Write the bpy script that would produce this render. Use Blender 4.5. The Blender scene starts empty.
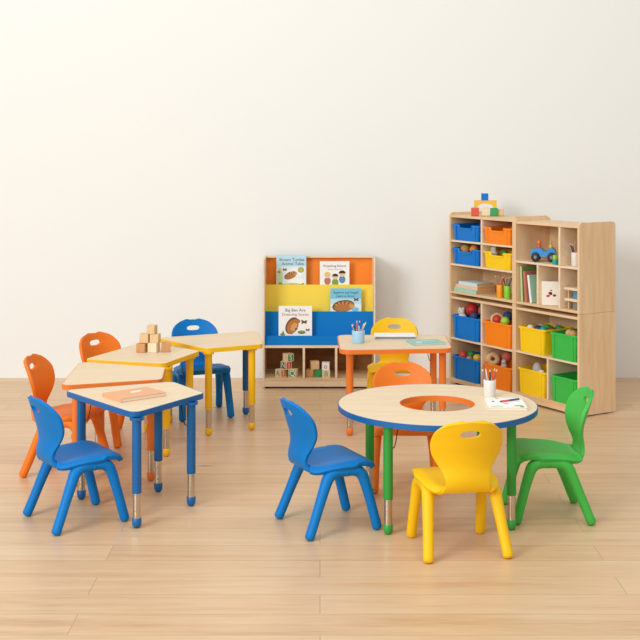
import bpy, math, random
from mathutils import Vector, Matrix
random.seed(7)
C = bpy.context.scene.collection
PI = math.pi
R = math.radians
# ------------------------------------------------------------------ camera
F, HOR, EYE = 1200.0, 150.0, 1.69          # focal length in px, horizon row, eye height
cd = bpy.data.cameras.new('camera'); cam = bpy.data.objects.new('camera', cd); C.objects.link(cam)
cam.location = (0, 0, EYE); cam.rotation_euler = (PI/2, 0, 0)
cd.sensor_width = 36; cd.lens = 36*F/640; cd.shift_y = -(320-HOR)/640
cd.clip_end = 100
bpy.context.scene.camera = cam
vs = bpy.context.scene.view_settings
vs.view_transform = 'Standard'; vs.look = 'None'; vs.gamma = 1; vs.exposure = 0

# ------------------------------------------------------------------ materials
def lin(h):
    h = h.lstrip('#'); o = []
    for i in (0, 2, 4):
        c = int(h[i:i+2], 16)/255
        o.append(c/12.92 if c <= .04045 else ((c+.055)/1.055)**2.4)
    return (*o, 1)
def mat(name, col, rough=.45, metal=0, coat=0, vary=.0, spec=.5):
    m = bpy.data.materials.new(name); m.use_nodes = True
    nt = m.node_tree; b = nt.nodes['Principled BSDF']
    c = lin(col)
    b.inputs['Base Color'].default_value = c
    b.inputs['Roughness'].default_value = rough
    b.inputs['Metallic'].default_value = metal
    b.inputs['Coat Weight'].default_value = coat
    b.inputs['Specular IOR Level'].default_value = spec
    tc = nt.nodes.new('ShaderNodeTexCoord')
    n = nt.nodes.new('ShaderNodeTexNoise'); n.inputs['Scale'].default_value = 700; n.inputs['Detail'].default_value = 2
    nt.links.new(tc.outputs['Object'], n.inputs['Vector'])
    bp = nt.nodes.new('ShaderNodeBump'); bp.inputs['Strength'].default_value = .06; bp.inputs['Distance'].default_value = .001
    nt.links.new(n.outputs['Fac'], bp.inputs['Height']); nt.links.new(bp.outputs['Normal'], b.inputs['Normal'])
    return m
def wood(name, c1, c2, axis=0, scale=9.0, stretch=14.0, rough=.45, fine=.35, coat=0.0):
    m = bpy.data.materials.new(name); m.use_nodes = True
    nt = m.node_tree; N = nt.nodes; L = nt.links; b = N['Principled BSDF']
    tc = N.new('ShaderNodeTexCoord'); mp = N.new('ShaderNodeMapping')
    sc = [stretch]*3; sc[axis] = 1.0
    mp.inputs['Scale'].default_value = sc
    L.new(tc.outputs['Object'], mp.inputs['Vector'])
    n1 = N.new('ShaderNodeTexNoise'); n1.inputs['Scale'].default_value = scale*.25; n1.inputs['Detail'].default_value = 5; n1.inputs['Distortion'].default_value = .8
    n2 = N.new('ShaderNodeTexNoise'); n2.inputs['Scale'].default_value = scale; n2.inputs['Detail'].default_value = 6
    L.new(mp.outputs[0], n1.inputs['Vector']); L.new(mp.outputs[0], n2.inputs['Vector'])
    mx = N.new('ShaderNodeMix'); mx.data_type = 'FLOAT'; mx.inputs[0].default_value = fine
    L.new(n1.outputs['Fac'], mx.inputs[2]); L.new(n2.outputs['Fac'], mx.inputs[3])
    r = N.new('ShaderNodeValToRGB')
    r.color_ramp.elements[0].position = .36; r.color_ramp.elements[0].color = lin(c2)
    r.color_ramp.elements[1].position = .62; r.color_ramp.elements[1].color = lin(c1)
    L.new(mx.outputs[0], r.inputs['Fac']); L.new(r.outputs['Color'], b.inputs['Base Color'])
    b.inputs['Roughness'].default_value = rough
    b.inputs['Coat Weight'].default_value = coat
    bp = N.new('ShaderNodeBump'); bp.inputs['Strength'].default_value = .05; bp.inputs['Distance'].default_value = .001
    L.new(n2.outputs['Fac'], bp.inputs['Height']); L.new(bp.outputs['Normal'], b.inputs['Normal'])
    return m

M = {
 'blue': mat('blue_plastic', '#0078C4', .5, spec=.25), 'yellow': mat('yellow_plastic', '#FBC60A', .5, spec=.35),
 'green': mat('green_plastic', '#46BA48', .5, spec=.35), 'orange': mat('orange_plastic', '#F27C1C', .5, spec=.35),
 'bblue': mat('blue_bin_plastic', '#0079D2', .42, spec=.3), 'byellow': mat('yellow_bin_plastic', '#FFD312', .4, spec=.4),
 'bgreen': mat('green_bin_plastic', '#38BE4A', .4, spec=.4), 'borange': mat('orange_bin_plastic', '#FF8A10', .4, spec=.4),
 'lblue': mat('blue_leg_paint', '#0064A6', .42), 'lyellow': mat('yellow_leg_paint', '#F6C111', .4),
 'lgreen': mat('green_leg_paint', '#2FA03C', .4), 'lorange': mat('orange_leg_paint', '#F07D2A', .4),
 'panel_orange': mat('orange_laminate', '#FA8A14', .6), 'panel_yellow': mat('yellow_laminate', '#FFDC48', .6), 'panel_blue': mat('blue_laminate', '#0079C6', .65, spec=.2),
 'chrome': mat('chrome_steel', '#CFC4B4', .22, 1), 'dark': mat('dark_rubber', '#2B2A2C', .6),
 'white': mat('white_card', '#FBF7F0', .6), 'cream': mat('cream_card', '#F3EADA', .6), 'paper': mat('paper_pages', '#EFE4D0', .8),
 'skyblue': mat('pale_blue_card', '#BFE3EE', .6), 'pale_sky': mat('very_pale_blue_card', '#E4F1EE', .6), 'aqua': mat('aqua_card', '#7CC6DE', .6), 'palegreen': mat('pale_green_card', '#C5DDA8', .6),
 'brown': mat('brown_ink', '#BC7636', .7), 'tan': mat('tan_ink', '#D9A05C', .7), 'umber': mat('dark_brown_ink', '#73502E', .7),
 'ink': mat('grey_ink', '#5C5F66', .7), 'navyink': mat('navy_ink', '#2F557C', .7), 'rose': mat('rose_ink', '#B87A72', .7), 'leaf': mat('leaf_ink', '#7FA350', .7), 'gold': mat('gold_ink', '#C9BF45', .7),
 'skin': mat('skin_ink', '#F2C9A5', .7), 'hair': mat('hair_ink', '#3A2A22', .7), 'blonde': mat('blonde_ink', '#EBCB7E', .7), 'denim': mat('denim_ink', '#5A94B0', .7),
 'cupblue': mat('light_blue_cup', '#A6D2EA', .4), 'cupwhite': mat('white_cup', '#ECE5DC', .4), 'cuporange': mat('orange_cup', '#FFA21A', .4), 'cupgreen': mat('lime_cup', '#8ED63A', .4),
 'red': mat('red_paint', '#D8342C', .45), 'toyred': mat('toy_red', '#E25744', .4), 'pink': mat('pink_toy', '#E79A8E', .6), 'purple': mat('maroon_pencil', '#7A2D4C', .5), 'teal': mat('teal_toy', '#2FA39A', .5),
 'toygreen': mat('toy_green', '#2FA35A', .45), 'lime': mat('lime_toy', '#A8D43C', .45), 'toyblue': mat('toy_blue', '#2C9BE0', .35), 'navy': mat('navy_toy', '#2B3C66', .6), 'toyyellow': mat('toy_yellow', '#F2C23A', .45), 'toyorange': mat('toy_orange', '#F08A2C', .45),
 'plush': mat('white_plush', '#F1EADF', .95), 'greyplush': mat('grey_plush', '#C9C4BC', .95),
 'mint': mat('mint_book', '#A9D6BC', .6), 'peach': mat('peach_book', '#EDC7AE', .6), 'ice': mat('ice_blue_book', '#CFE6EA', .6), 'brick': mat('brick_book', '#D9785A', .6), 'tealbook': mat('teal_book', '#9CC7BB', .6), 'notebook': mat('orange_notebook', '#EDAE80', .6),
 'greyedge': mat('grey_edge', '#8D8A86', .6), 'darkgreen': mat('dark_green_paint', '#2D5E38', .6),
}
M['maple_top'] = wood('maple_laminate', '#F0D8B4', '#E9CBA2', 0, 7, 10, .5, .4)
M['maple'] = wood('maple_plywood', '#EFCEA2', '#E4BC8A', 0, 8, 10, .5)
M['maple_v'] = wood('maple_plywood_upright', '#F0CFA4', '#E4BD8D', 2, 8, 10, .5)
M['birch'] = wood('birch_edge', '#F6E0C0', '#EDD0A8', 0, 8, 10, .5)
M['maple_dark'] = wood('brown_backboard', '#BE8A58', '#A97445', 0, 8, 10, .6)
M['blockwood'] = wood('natural_block', '#E9C795', '#D9AF76', 2, 30, 6, .6)
M['blockdark'] = wood('beech_block', '#D59F6B', '#BE8250', 2, 30, 6, .6)
M['blocklight'] = wood('pale_block', '#F5E2BF', '#EAD0A2', 2, 30, 6, .6)

# ------------------------------------------------------------------ mesh builder
class MB:
    def __init__(s): s.v = []; s.f = []; s.m = []; s.sm = []; s.mats = []
    def mi(s, m):
        if m not in s.mats: s.mats.append(m)
        return s.mats.index(m)
    def add(s, vs, fs, m, smooth=False, X=None):
        o = len(s.v); k = s.mi(m)
        for p in vs:
            p = Vector(p); s.v.append(X @ p if X else p)
        for f in fs: s.f.append([i+o for i in f]); s.m.append(k); s.sm.append(smooth)
        return s
    def box(s, a, b, m, X=None):
        x0, y0, z0 = a; x1, y1, z1 = b
        return s.add([(x0,y0,z0),(x1,y0,z0),(x1,y1,z0),(x0,y1,z0),(x0,y0,z1),(x1,y0,z1),(x1,y1,z1),(x0,y1,z1)],
              [(3,2,1,0),(4,5,6,7),(0,1,5,4),(1,2,6,5),(2,3,7,6),(3,0,4,7)], m, False, X)
    def loft(s, rings, m, cap0=True, cap1=True, smooth=True, closed=False, X=None):
        n = len(rings[0]); vs = [p for r in rings for p in r]; fs = []
        K = len(rings)
        for k in range(K if closed else K-1):
            a = k*n; b = ((k+1) % K)*n
            for i in range(n): j = (i+1) % n; fs.append((a+i, a+j, b+j, b+i))
        s.add(vs, fs, m, smooth, X)
        if not closed:
            if cap0: s.add(rings[0], [tuple(range(n))[::-1]], m, False, X)
            if cap1: s.add(rings[-1], [tuple(range(n))], m, False, X)
        return s
    def prism(s, poly, z0, z1, m, X=None):
        return s.loft([[(x,y,z0) for x,y in poly], [(x,y,z1) for x,y in poly]], m, smooth=False, X=X)
    def lathe(s, prof, m, seg=24, X=None, cap0=True, cap1=True):
        return s.loft([[(r*math.cos(2*PI*i/seg), r*math.sin(2*PI*i/seg), z) for i in range(seg)] for r, z in prof], m, cap0, cap1, True, False, X)
    def ball(s, c, r, m, sx=1, sy=1, sz=1, seg=20):
        n = 10
        prof = [(max(1e-4, r*math.sin(PI*i/n)), -r*math.cos(PI*i/n)) for i in range(n+1)]
        return s.lathe(prof, m, seg, Matrix.Translation(c) @ Matrix.Diagonal((sx, sy, sz, 1)))
    def tube(s, path, rad, m, seg=14, flat=1.0, roundend=True, X=None):
        P = [Vector(p) for p in path]; rr = list(rad) if hasattr(rad, '__len__') else [rad]*len(P)
        T = [(P[min(i+1, len(P)-1)]-P[max(i-1, 0)]).normalized() for i in range(len(P))]
        if roundend:
            e = P[-1]; t = T[-1]; r = rr[-1]
            for q in (.5, .8, .97):
                P.append(e + t*r*.55*q); rr.append(r*math.sqrt(max(0.02, 1-q*q))); T.append(t)
        up = Vector((0, 1, 0)) if abs(T[0].y) < .9 else Vector((1, 0, 0))
        rings = []
        for p, t, r in zip(P, T, rr):
            a = (up - t*up.dot(t)).normalized(); b = t.cross(a); up = a
            rings.append([p + a*r*math.cos(2*PI*i/seg) + b*r*flat*math.sin(2*PI*i/seg) for i in range(seg)])
        return s.loft(rings, m, X=X)
    def disc(s, cx, cz, rx, rz, y, m, rot=0, seg=16, X=None, half=False):
        pts = []
        for i in range(seg):
            t = (PI if half else 2*PI)*i/(seg-1 if half else seg)
            px, pz = rx*math.cos(t), rz*math.sin(t)
            pts.append((cx+px*math.cos(rot)-pz*math.sin(rot), y, cz+px*math.sin(rot)+pz*math.cos(rot)))
        return s.add(pts, [tuple(range(seg))], m, False, X)
    def text(s, txt, size, m, X):
        cu = bpy.data.curves.new('t', 'FONT'); cu.body = txt; cu.size = size; cu.align_x = 'CENTER'; cu.align_y = 'CENTER'; cu.extrude = 0; cu.offset = size*.003
        cu.resolution_u = 3
        o = bpy.data.objects.new('t', cu); C.objects.link(o)
        dg = bpy.context.evaluated_depsgraph_get(); dg.update()
        me = bpy.data.meshes.new_from_object(o.evaluated_get(dg))
        s.add([tuple(v.co) for v in me.vertices], [tuple(p.vertices) for p in me.polygons], m, False, X)
        bpy.data.objects.remove(o); bpy.data.curves.remove(cu); bpy.data.meshes.remove(me)
        return s
    def build(s, name, parent=None, bevel=0, seg=2, loc=None, rot=None):
        me = bpy.data.meshes.new(name)
        me.from_pydata([tuple(v) for v in s.v], [], s.f)
        for m in s.mats: me.materials.append(m)
        me.polygons.foreach_set('material_index', s.m); me.polygons.foreach_set('use_smooth', s.sm)
        me.update()
        o = bpy.data.objects.new(name, me); C.objects.link(o)
        if parent: o.parent = parent
        if bevel:
            b = o.modifiers.new('bevel', 'BEVEL'); b.width = bevel; b.segments = seg; b.limit_method = 'ANGLE'; b.angle_limit = R(40); b.harden_normals = False
        if loc: o.location = loc
        if rot is not None: o.rotation_euler = (0, 0, rot)
        return o
def clean(me, dist=1e-5, ang=40):
    import bmesh
    bm = bmesh.new(); bm.from_mesh(me); bmesh.ops.remove_doubles(bm, verts=bm.verts, dist=dist)
    bmesh.ops.recalc_face_normals(bm, faces=bm.faces); bm.to_mesh(me); bm.free()
def tag(o, label, cat, group=None):
    o['label'] = label; o['category'] = cat
    if group: o['group'] = group
    return o
def thing(name, label, cat, loc=(0,0,0), rotz=0, group=None):
    o = bpy.data.objects.new(name, None); C.objects.link(o); o.empty_display_size = .05
    o.location = loc; o.rotation_euler = (0,0,rotz)
    return tag(o, label, cat, group)
def onto(px, py, z):          # point of the horizontal plane at height z
    D = F*(EYE-z)/(py-HOR); return Vector(((px-320)/F*D, D, z))
def applied(o):               # bake modifiers into plain mesh data
    dg = bpy.context.evaluated_depsgraph_get(); dg.update()
    return bpy.data.meshes.new_from_object(o.evaluated_get(dg))
def catmull(P, n):
    out = []
    for i in range(len(P)-1):
        p0, p1, p2, p3 = P[max(i-1,0)], P[i], P[i+1], P[min(i+2, len(P)-1)]
        for k in range(n):
            t = k/n
            out.append([.5*((2*b)+(-a+c)*t+(2*a-5*b+4*c-d)*t*t+(-a+3*b-3*c+d)*t**3) for a,b,c,d in zip(p0,p1,p2,p3)])
    out.append(list(P[-1])); return out

# ------------------------------------------------------------------ the setting
def setting():
    m = bpy.data.materials.new('plank_floor'); m.use_nodes = True
    N = m.node_tree.nodes; L = m.node_tree.links; b = N['Principled BSDF']
    tc = N.new('ShaderNodeTexCoord')
    br = N.new('ShaderNodeTexBrick'); br.offset = .43; br.offset_frequency = 2
    br.inputs['Color1'].default_value = (0,0,0,1); br.inputs['Color2'].default_value = (1,1,1,1); br.inputs['Mortar'].default_value = (.5,.5,.5,1)
    br.inputs['Scale'].default_value = 1; br.inputs['Brick Width'].default_value = 2.05; br.inputs['Row Height'].default_value = .19
    br.inputs['Mortar Size'].default_value = .0016; br.inputs['Mortar Smooth'].default_value = .3
    L.new(tc.outputs['Object'], br.inputs['Vector'])
    # shift the grain per plank
    vm = N.new('ShaderNodeVectorMath'); vm.operation = 'MULTIPLY_ADD'; vm.inputs[1].default_value = (7, 3, 0)
    L.new(br.outputs['Color'], vm.inputs[0]); L.new(tc.outputs['Object'], vm.inputs[2])
    mp = N.new('ShaderNodeMapping'); mp.inputs['Scale'].default_value = (1.0, 13, 1); L.new(vm.outputs[0], mp.inputs['Vector'])
    n1 = N.new('ShaderNodeTexNoise'); n1.inputs['Scale'].default_value = 1.3; n1.inputs['Detail'].default_value = 6; n1.inputs['Distortion'].default_value = .7; L.new(mp.outputs[0], n1.inputs['Vector'])
    mp2 = N.new('ShaderNodeMapping'); mp2.inputs['Scale'].default_value = (2.4, 48, 1); L.new(vm.outputs[0], mp2.inputs['Vector'])
    n2 = N.new('ShaderNodeTexNoise'); n2.inputs['Scale'].default_value = 2.6; n2.inputs['Detail'].default_value = 9; L.new(mp2.outputs[0], n2.inputs['Vector'])
    a = N.new('ShaderNodeMix'); a.data_type = 'FLOAT'; a.inputs[0].default_value = .42
    L.new(n1.outputs['Fac'], a.inputs[2]); L.new(n2.outputs['Fac'], a.inputs[3])
    a2 = N.new('ShaderNodeMath'); a2.operation = 'MULTIPLY_ADD'; a2.inputs[1].default_value = .16
    L.new(br.outputs['Color'], a2.inputs[0]); L.new(a.outputs[0], a2.inputs[2])
    r = N.new('ShaderNodeValToRGB'); e = r.color_ramp.elements
    e[0].position = .27; e[0].color = lin(FLOOR_D); e[1].position = .80; e[1].color = lin(FLOOR_L)
    q = e.new(.52); q.color = lin(FLOOR_M)
    L.new(a2.outputs[0], r.inputs['Fac'])
    # knots
    mk = N.new('ShaderNodeMapping'); mk.inputs['Scale'].default_value = (1.1, 3.4, 1); L.new(tc.outputs['Object'], mk.inputs['Vector'])
    vo = N.new('ShaderNodeTexVoronoi'); vo.inputs['Scale'].default_value = 1.3; L.new(mk.outputs[0], vo.inputs['Vector'])
    kr = N.new('ShaderNodeMapRange'); kr.inputs['From Min'].default_value = .010; kr.inputs['From Max'].default_value = .085; kr.inputs['To Min'].default_value = .9; kr.inputs['To Max'].default_value = 0
    L.new(vo.outputs['Distance'], kr.inputs['Value'])
    mk2 = N.new('ShaderNodeMix'); mk2.data_type = 'RGBA'; L.new(kr.outputs[0], mk2.inputs[0]); L.new(r.outputs['Color'], mk2.inputs[6]); mk2.inputs[7].default_value = lin('#8A6543')
    ms = N.new('ShaderNodeMath'); ms.operation = 'MULTIPLY'; ms.inputs[1].default_value = .8; L.new(br.outputs['Fac'], ms.inputs[0])
    mm = N.new('ShaderNodeMix'); mm.data_type = 'RGBA'; L.new(ms.outputs[0], mm.inputs[0]); L.new(mk2.outputs[2], mm.inputs[6]); mm.inputs[7].default_value = lin('#A9835A')
    L.new(mm.outputs[2], b.inputs['Base Color']); b.inputs['Roughness'].default_value = .36; b.inputs['Specular IOR Level'].default_value = .5
    bp = N.new('ShaderNodeBump'); bp.inputs['Strength'].default_value = .08; bp.inputs['Distance'].default_value = .002
    L.new(n2.outputs['Fac'], bp.inputs['Height']); L.new(bp.outputs['Normal'], b.inputs['Normal'])
    f = MB().box((-9,-3,-.08),(9,8.9,0), m).build('floor'); f['kind'] = 'structure'
    w = bpy.data.materials.new('wall_paint'); w.use_nodes = True
    N = w.node_tree.nodes; L = w.node_tree.links; b = N['Principled BSDF']
    b.inputs['Base Color'].default_value = lin(WALLC); b.inputs['Roughness'].default_value = .9; b.inputs['Specular IOR Level'].default_value = .2
    tc = N.new('ShaderNodeTexCoord'); n = N.new('ShaderNodeTexNoise'); n.inputs['Scale'].default_value = 60; n.inputs['Detail'].default_value = 4
    L.new(tc.outputs['Object'], n.inputs['Vector']); bp = N.new('ShaderNodeBump'); bp.inputs['Strength'].default_value = .05; bp.inputs['Distance'].default_value = .002
    L.new(n.outputs['Fac'], bp.inputs['Height']); L.new(bp.outputs['Normal'], b.inputs['Normal'])
    wl = MB().box((-9,8.9,-.08),(9,9.05,5.2), w).build('wall_back'); wl['kind'] = 'structure'
FLOOR_D, FLOOR_M, FLOOR_L = '#C49666', '#DCB58A', '#E7C79F'
WALLC = '#F3F3ED'
setting()

# ------------------------------------------------------------------ chairs
def shell_rows(P, n):
    return catmull(P, n)
def shell(rows, thick, hole=None, seat=False):
    nx = 18; vs = []; fs = []
    for (x, z, w, c) in rows:
        for i in range(nx+1):
            u = -1+2*i/nx
            if seat:
                d = c*(u*u)
                roll = max(0, abs(u)-.82)/.18
                vs.append((x, u*w, z+d+.002-(.018 if x < .08 else .008)*roll*roll))
            else:
                vs.append((x + c*u*u, u*w, z + (.013*(1-(u*w/.15)**2) - .006)*min(1, max(0, (z-.48)/.085))))
    for k in range(len(rows)-1):
        for i in range(nx):
            a = k*(nx+1)+i; fs.append((a, a+1, a+nx+2, a+nx+1))
    mb = MB().add(vs, fs, M['blue'], True); o = mb.build('tmp')
    sm = o.modifiers.new('s', 'SOLIDIFY'); sm.thickness = thick; sm.offset = -1 if seat else 0
    cut = None
    if hole:
        hx, hz, rx, rz = hole
        pts = []
        for i in range(28):
            t = 2*PI*i/28; cx = math.copysign(abs(math.cos(t))**.8, math.cos(t)); cz = math.copysign(abs(math.sin(t))**.8, math.sin(t))
            pts.append((cx*rx, cz*rz))
        cm = MB().loft([[(hx-.08, y, hz+z) for y, z in pts], [(hx+.08, y, hz+z) for y, z in pts]], M['blue'])
        cut = cm.build('cut'); clean(cut.data)
        bo = o.modifiers.new('b', 'BOOLEAN'); bo.operation = 'DIFFERENCE'; bo.object = cut; bo.solver = 'EXACT'
    bv = o.modifiers.new('v', 'BEVEL'); bv.width = thick*.38; bv.segments = 3; bv.limit_method = 'ANGLE'; bv.angle_limit = R(50)
    me = applied(o); bpy.data.objects.remove(o)
    if cut: bpy.data.objects.remove(cut)
    for p in me.polygons: p.use_smooth = True
    return me
# (x, z, half width, forward curl of the edges)
back_rows = shell_rows([(-.203,.5715,.045,.001),(-.203,.5695,.070,.007),(-.202,.564,.097,.016),(-.199,.552,.120,.028),(-.194,.533,.139,.039),(-.184,.506,.150,.046),
    (-.174,.472,.151,.047),(-.163,.437,.143,.043),(-.157,.404,.126,.036),(-.156,.372,.106,.027),(-.159,.345,.095,.018),(-.158,.320,.091,.011),(-.149,.296,.097,.006),(-.132,.277,.106,.003)], 3)
seat_rows = shell_rows([(-.136,.280,.104,.004),(-.118,.269,.116,.010),(-.092,.265,.136,.017),(-.058,.268,.151,.021),(-.01,.273,.159,.021),(.045,.279,.162,.017),
    (.095,.286,.162,.010),(.122,.288,.159,.004),(.138,.285,.153,.001),(.145,.276,.147,0)], 3)
BACK = shell(back_rows, .015, (-.195,.526,.043,.0155))
SEAT = shell(seat_rows, .023, None, True)
LEGS = []
for fx, sy in ((0,1),(0,-1),(1,1),(1,-1)):
    mb = MB()
    if fx: P = [(.015,.1425,.272),(.045,.1425,.273),(.074,.143,.270),(.096,.144,.256),(.110,.146,.228),(.128,.149,.17),(.150,.153,.09),(.170,.156,.013)]
    else: P = [(.030,.1425,.272),(-.005,.1425,.273),(-.040,.143,.268),(-.066,.145,.250),(-.083,.149,.215),(-.110,.156,.15),(-.138,.163,.08),(-.166,.170,.013)]
    P = [(a, b*sy, c) for a, b, c in P]
    P = [tuple(q) for q in catmull(P, 3)]
    n = len(P); rr = [.0235+.0045*max(0, 1-abs(i/n-.42)*3.2) - .0008*(i/n) for i in range(n)]
    LEGS.append(mb.tube(P, rr, M['blue'], 16, .95))
CACHE = {}
def chair_mesh(key, me, col):
    k = (key, col)
    if k not in CACHE:
        m = me.copy(); m.materials.clear(); m.materials.append(M[col]); m.name = key; CACHE[k] = m
    return CACHE[k]
def leg_mesh(i):
    o = LEGS[i].build('tmp'); clean(o.data); me = o.data
    for p in me.polygons: p.use_smooth = True
    bpy.data.objects.remove(o); return me
LEGM = [leg_mesh(i) for i in range(4)]
def chair(col, x, y, deg, label, sc=1.0):
    t = thing('child_chair', label, 'chair', (x, y, 0), R(deg), 'moulded plastic chairs at the tables')
    t.scale = (sc, sc, sc)
    for nm, me in (('seat', SEAT), ('backrest', BACK)):
        o = bpy.data.objects.new(nm, chair_mesh(nm, me, col)); C.objects.link(o); o.parent = t
    for i in range(4):
        o = bpy.data.objects.new('leg', chair_mesh('leg%d' % i, LEGM[i], col)); C.objects.link(o); o.parent = t
    return t
chair('blue', .034, 5.415, 25, 'blue plastic chair facing the left side of the round table')
chair('blue', -1.118, 5.495, 35, 'blue plastic chair at the front left, drawn up to the blue-edged table')
chair('blue', -.767, 7.68, -70, 'blue plastic chair behind the yellow-edged table nearest the bookcase')
chair('yellow', .582, 5.098, 100, 'yellow plastic chair seen from behind in front of the round table')
chair('yellow', .478, 7.73, -94, 'yellow plastic chair behind the orange rectangular table')
chair('green', 1.055, 5.575, 181, 'green plastic chair at the right side of the round table')
chair('orange', .425, 6.07, -91, 'orange plastic chair behind the round table, facing the front')
chair('orange', -1.340, 6.345, -8, 'orange plastic chair standing at the far left edge, behind the front blue chair', 1.03)
chair('orange', -1.190, 7.04, -37, 'orange plastic chair behind the left yellow-edged table', 1.03)

# ------------------------------------------------------------------ tables
def rounded(poly, r, n=7):
    out = []; N = len(poly)
    for i in range(N):
        p = Vector(poly[i]); a = (Vector(poly[i-1])-p); b = (Vector(poly[(i+1) % N])-p)
        a.normalize(); b.normalize(); ang = a.angle(b); d = r/math.tan(ang/2)
        bis = (a+b).normalized(); c = p+bis*(r/math.sin(ang/2))
        s = (p+a*d)-c; e = (p+b*d)-c
        a0 = math.atan2(s.y, s.x); a1 = math.atan2(e.y, e.x)
        while a1-a0 > PI: a1 -= 2*PI
        while a1-a0 < -PI: a1 += 2*PI
        for k in range(n): t = a0+(a1-a0)*k/(n-1); out.append((c.x+r*math.cos(t), c.y+r*math.sin(t)))
    return out
def inset(poly, d):
    out = []; N = len(poly)
    for i in range(N):
        p = Vector(poly[i]); a = (Vector(poly[i-1])-p).normalized(); b = (Vector(poly[(i+1) % N])-p).normalized()
        s = math.sin(a.angle(b)/2); out.append(tuple(p+(a+b).normalized()*(d/s)))
    return out
def make_leg(t, x, y, top, col, zc=.155, zf=.043, r=.0205, bracket=None, holes=False):
    lg = MB().lathe([(r, zc), (r+.0008, zc+.003), (r+.0008, top)], M[col], 20).build('leg', t, loc=(x, y, 0))
    tb = MB().lathe([(r-.003, zf-.01), (r-.003, zc+.02)], M['chrome'], 20)
    for k in range(3 if holes else 0):
        X = Matrix.Translation((0, 0, zf+.025+k*.028))
        for s in (-1, 1): tb.disc(0, 0, .0028, .0028, s*(r-.0026), M['dark'], X=X)
    tb.build('chrome_tube', lg)
    MB().lathe([(.004,0),(r*.62,.002),(r*.95,.012),(r+.001,.022),(r+.001,zf),(r-.002,zf+.002)], M[col], 20).build('foot_cap', lg)
    MB().lathe([(r+.012, top-.012),(r+.012, top)], M[col], 20).build('mounting_collar', lg)
    if bracket:
        bx, by = bracket
        MB().tube([(bx*(r), by*r, top-.115),(bx*(r+.012), by*(r+.012), top-.11),(bx*(r+.02), by*(r+.02), top-.08),(bx*(r+.03), by*(r+.03), top-.02),(bx*(r+.05), by*(r+.05), top-.002)], .0022, M['dark'], 8).build('support_bracket', lg)
    return lg
def grow(poly, k=.022):
    out = []
    for i in range(len(poly)):
        p = Vector(poly[i]); a = (Vector(poly[i-1])-p).normalized(); b = (Vector(poly[(i+1) % len(poly)])-p).normalized()
        out.append(tuple(p-(a+b).normalized()*(k if a.angle(b) < R(88) else .008)))
    return out
def table(name, label, poly, H, col, legcols, rcorner=.042, th=.026, ins=.055, legs=None, cat='table', zc=.155):
    if rcorner == .042: poly = grow(poly)
    cx = sum(p[0] for p in poly)/len(poly); cy = sum(p[1] for p in poly)/len(poly)
    P = [(x-cx, y-cy) for x, y in poly]
    t = thing(name, label, cat, (cx, cy, 0), 0)
    outer = rounded(P, rcorner); inner = rounded(inset(P, .004), rcorner-.004)
    MB().prism(inner, H-th+.001, H, M['maple_top']).build('tabletop', t)
    rings = [[(x,y,H-th) for x,y in inner],[(x,y,H-th) for x,y in outer],[(x,y,H-.0015) for x,y in outer],[(x,y,H+.0004) for x,y in rounded(inset(P,.0018), rcorner-.0018)],[(x,y,H+.0004) for x,y in inner]]
    MB().loft(rings, M[col], closed=True, smooth=False).build('edge_band', t)
    L = [(x-cx, y-cy) for x, y in legs] if legs else inset(P, ins)
    for i, (x, y) in enumerate(L):
        d = Vector((x, y)); d.normalize()
        make_leg(t, x, y, H-th+.001, legcols[i], bracket=(-d.x, -d.y) if i % 2 == 0 else None, zc=zc, holes=(col == 'lblue' and i == 3))
    return t
TH = .52
table('trapezoid_table', 'blue-edged maple table with blue legs at the front left holding an orange notebook',
      [(-1.235,5.845),(-.828,5.355),(-.562,5.78),(-.746,6.06)], TH, 'lblue', ['lblue']*4, legs=[(-1.155,5.81),(-.820,5.37),(-.612,5.70),(-.800,5.935)])
table('trapezoid_table', 'orange-edged maple table between the blue-edged table and the left yellow-edged table',
      [(-1.278,5.975),(-.812,6.125),(-.838,6.458),(-1.315,6.62)], TH, 'lorange', ['lorange']*4, legs=[(-1.225,6.03),(-.864,6.135),(-.885,6.40),(-1.195,6.535)])
table('trapezoid_table', 'yellow-edged maple table on the left with plain wooden blocks stacked on it',
      [(-1.302,6.715),(-.858,6.575),(-.705,6.985),(-1.06,7.31)], TH, 'lyellow', ['lyellow']*4, legs=[(-1.240,6.70),(-.848,6.62),(-.755,6.95),(-1.04,7.22)])
table('trapezoid_table', 'yellow-edged maple table beside the low bookcase with one blue leg at the back',
      [(-.998,7.468),(-.672,7.075),(-.350,7.235),(-.415,7.745)], TH, 'lyellow', ['lyellow','lyellow','lyellow','lblue'], legs=[(-.935,7.44),(-.660,7.105),(-.412,7.245),(-.474,7.67)])
table('rectangular_table', 'orange-edged rectangular maple table in front of the low bookcase',
      [(.116,6.95),(.774,7.01),(.786,7.53),(.108,7.53)], .53, 'lorange', ['lorange']*4, .06, legs=[(.176,7.11),(.728,7.13),(.700,7.42),(.186,7.45)])
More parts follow.
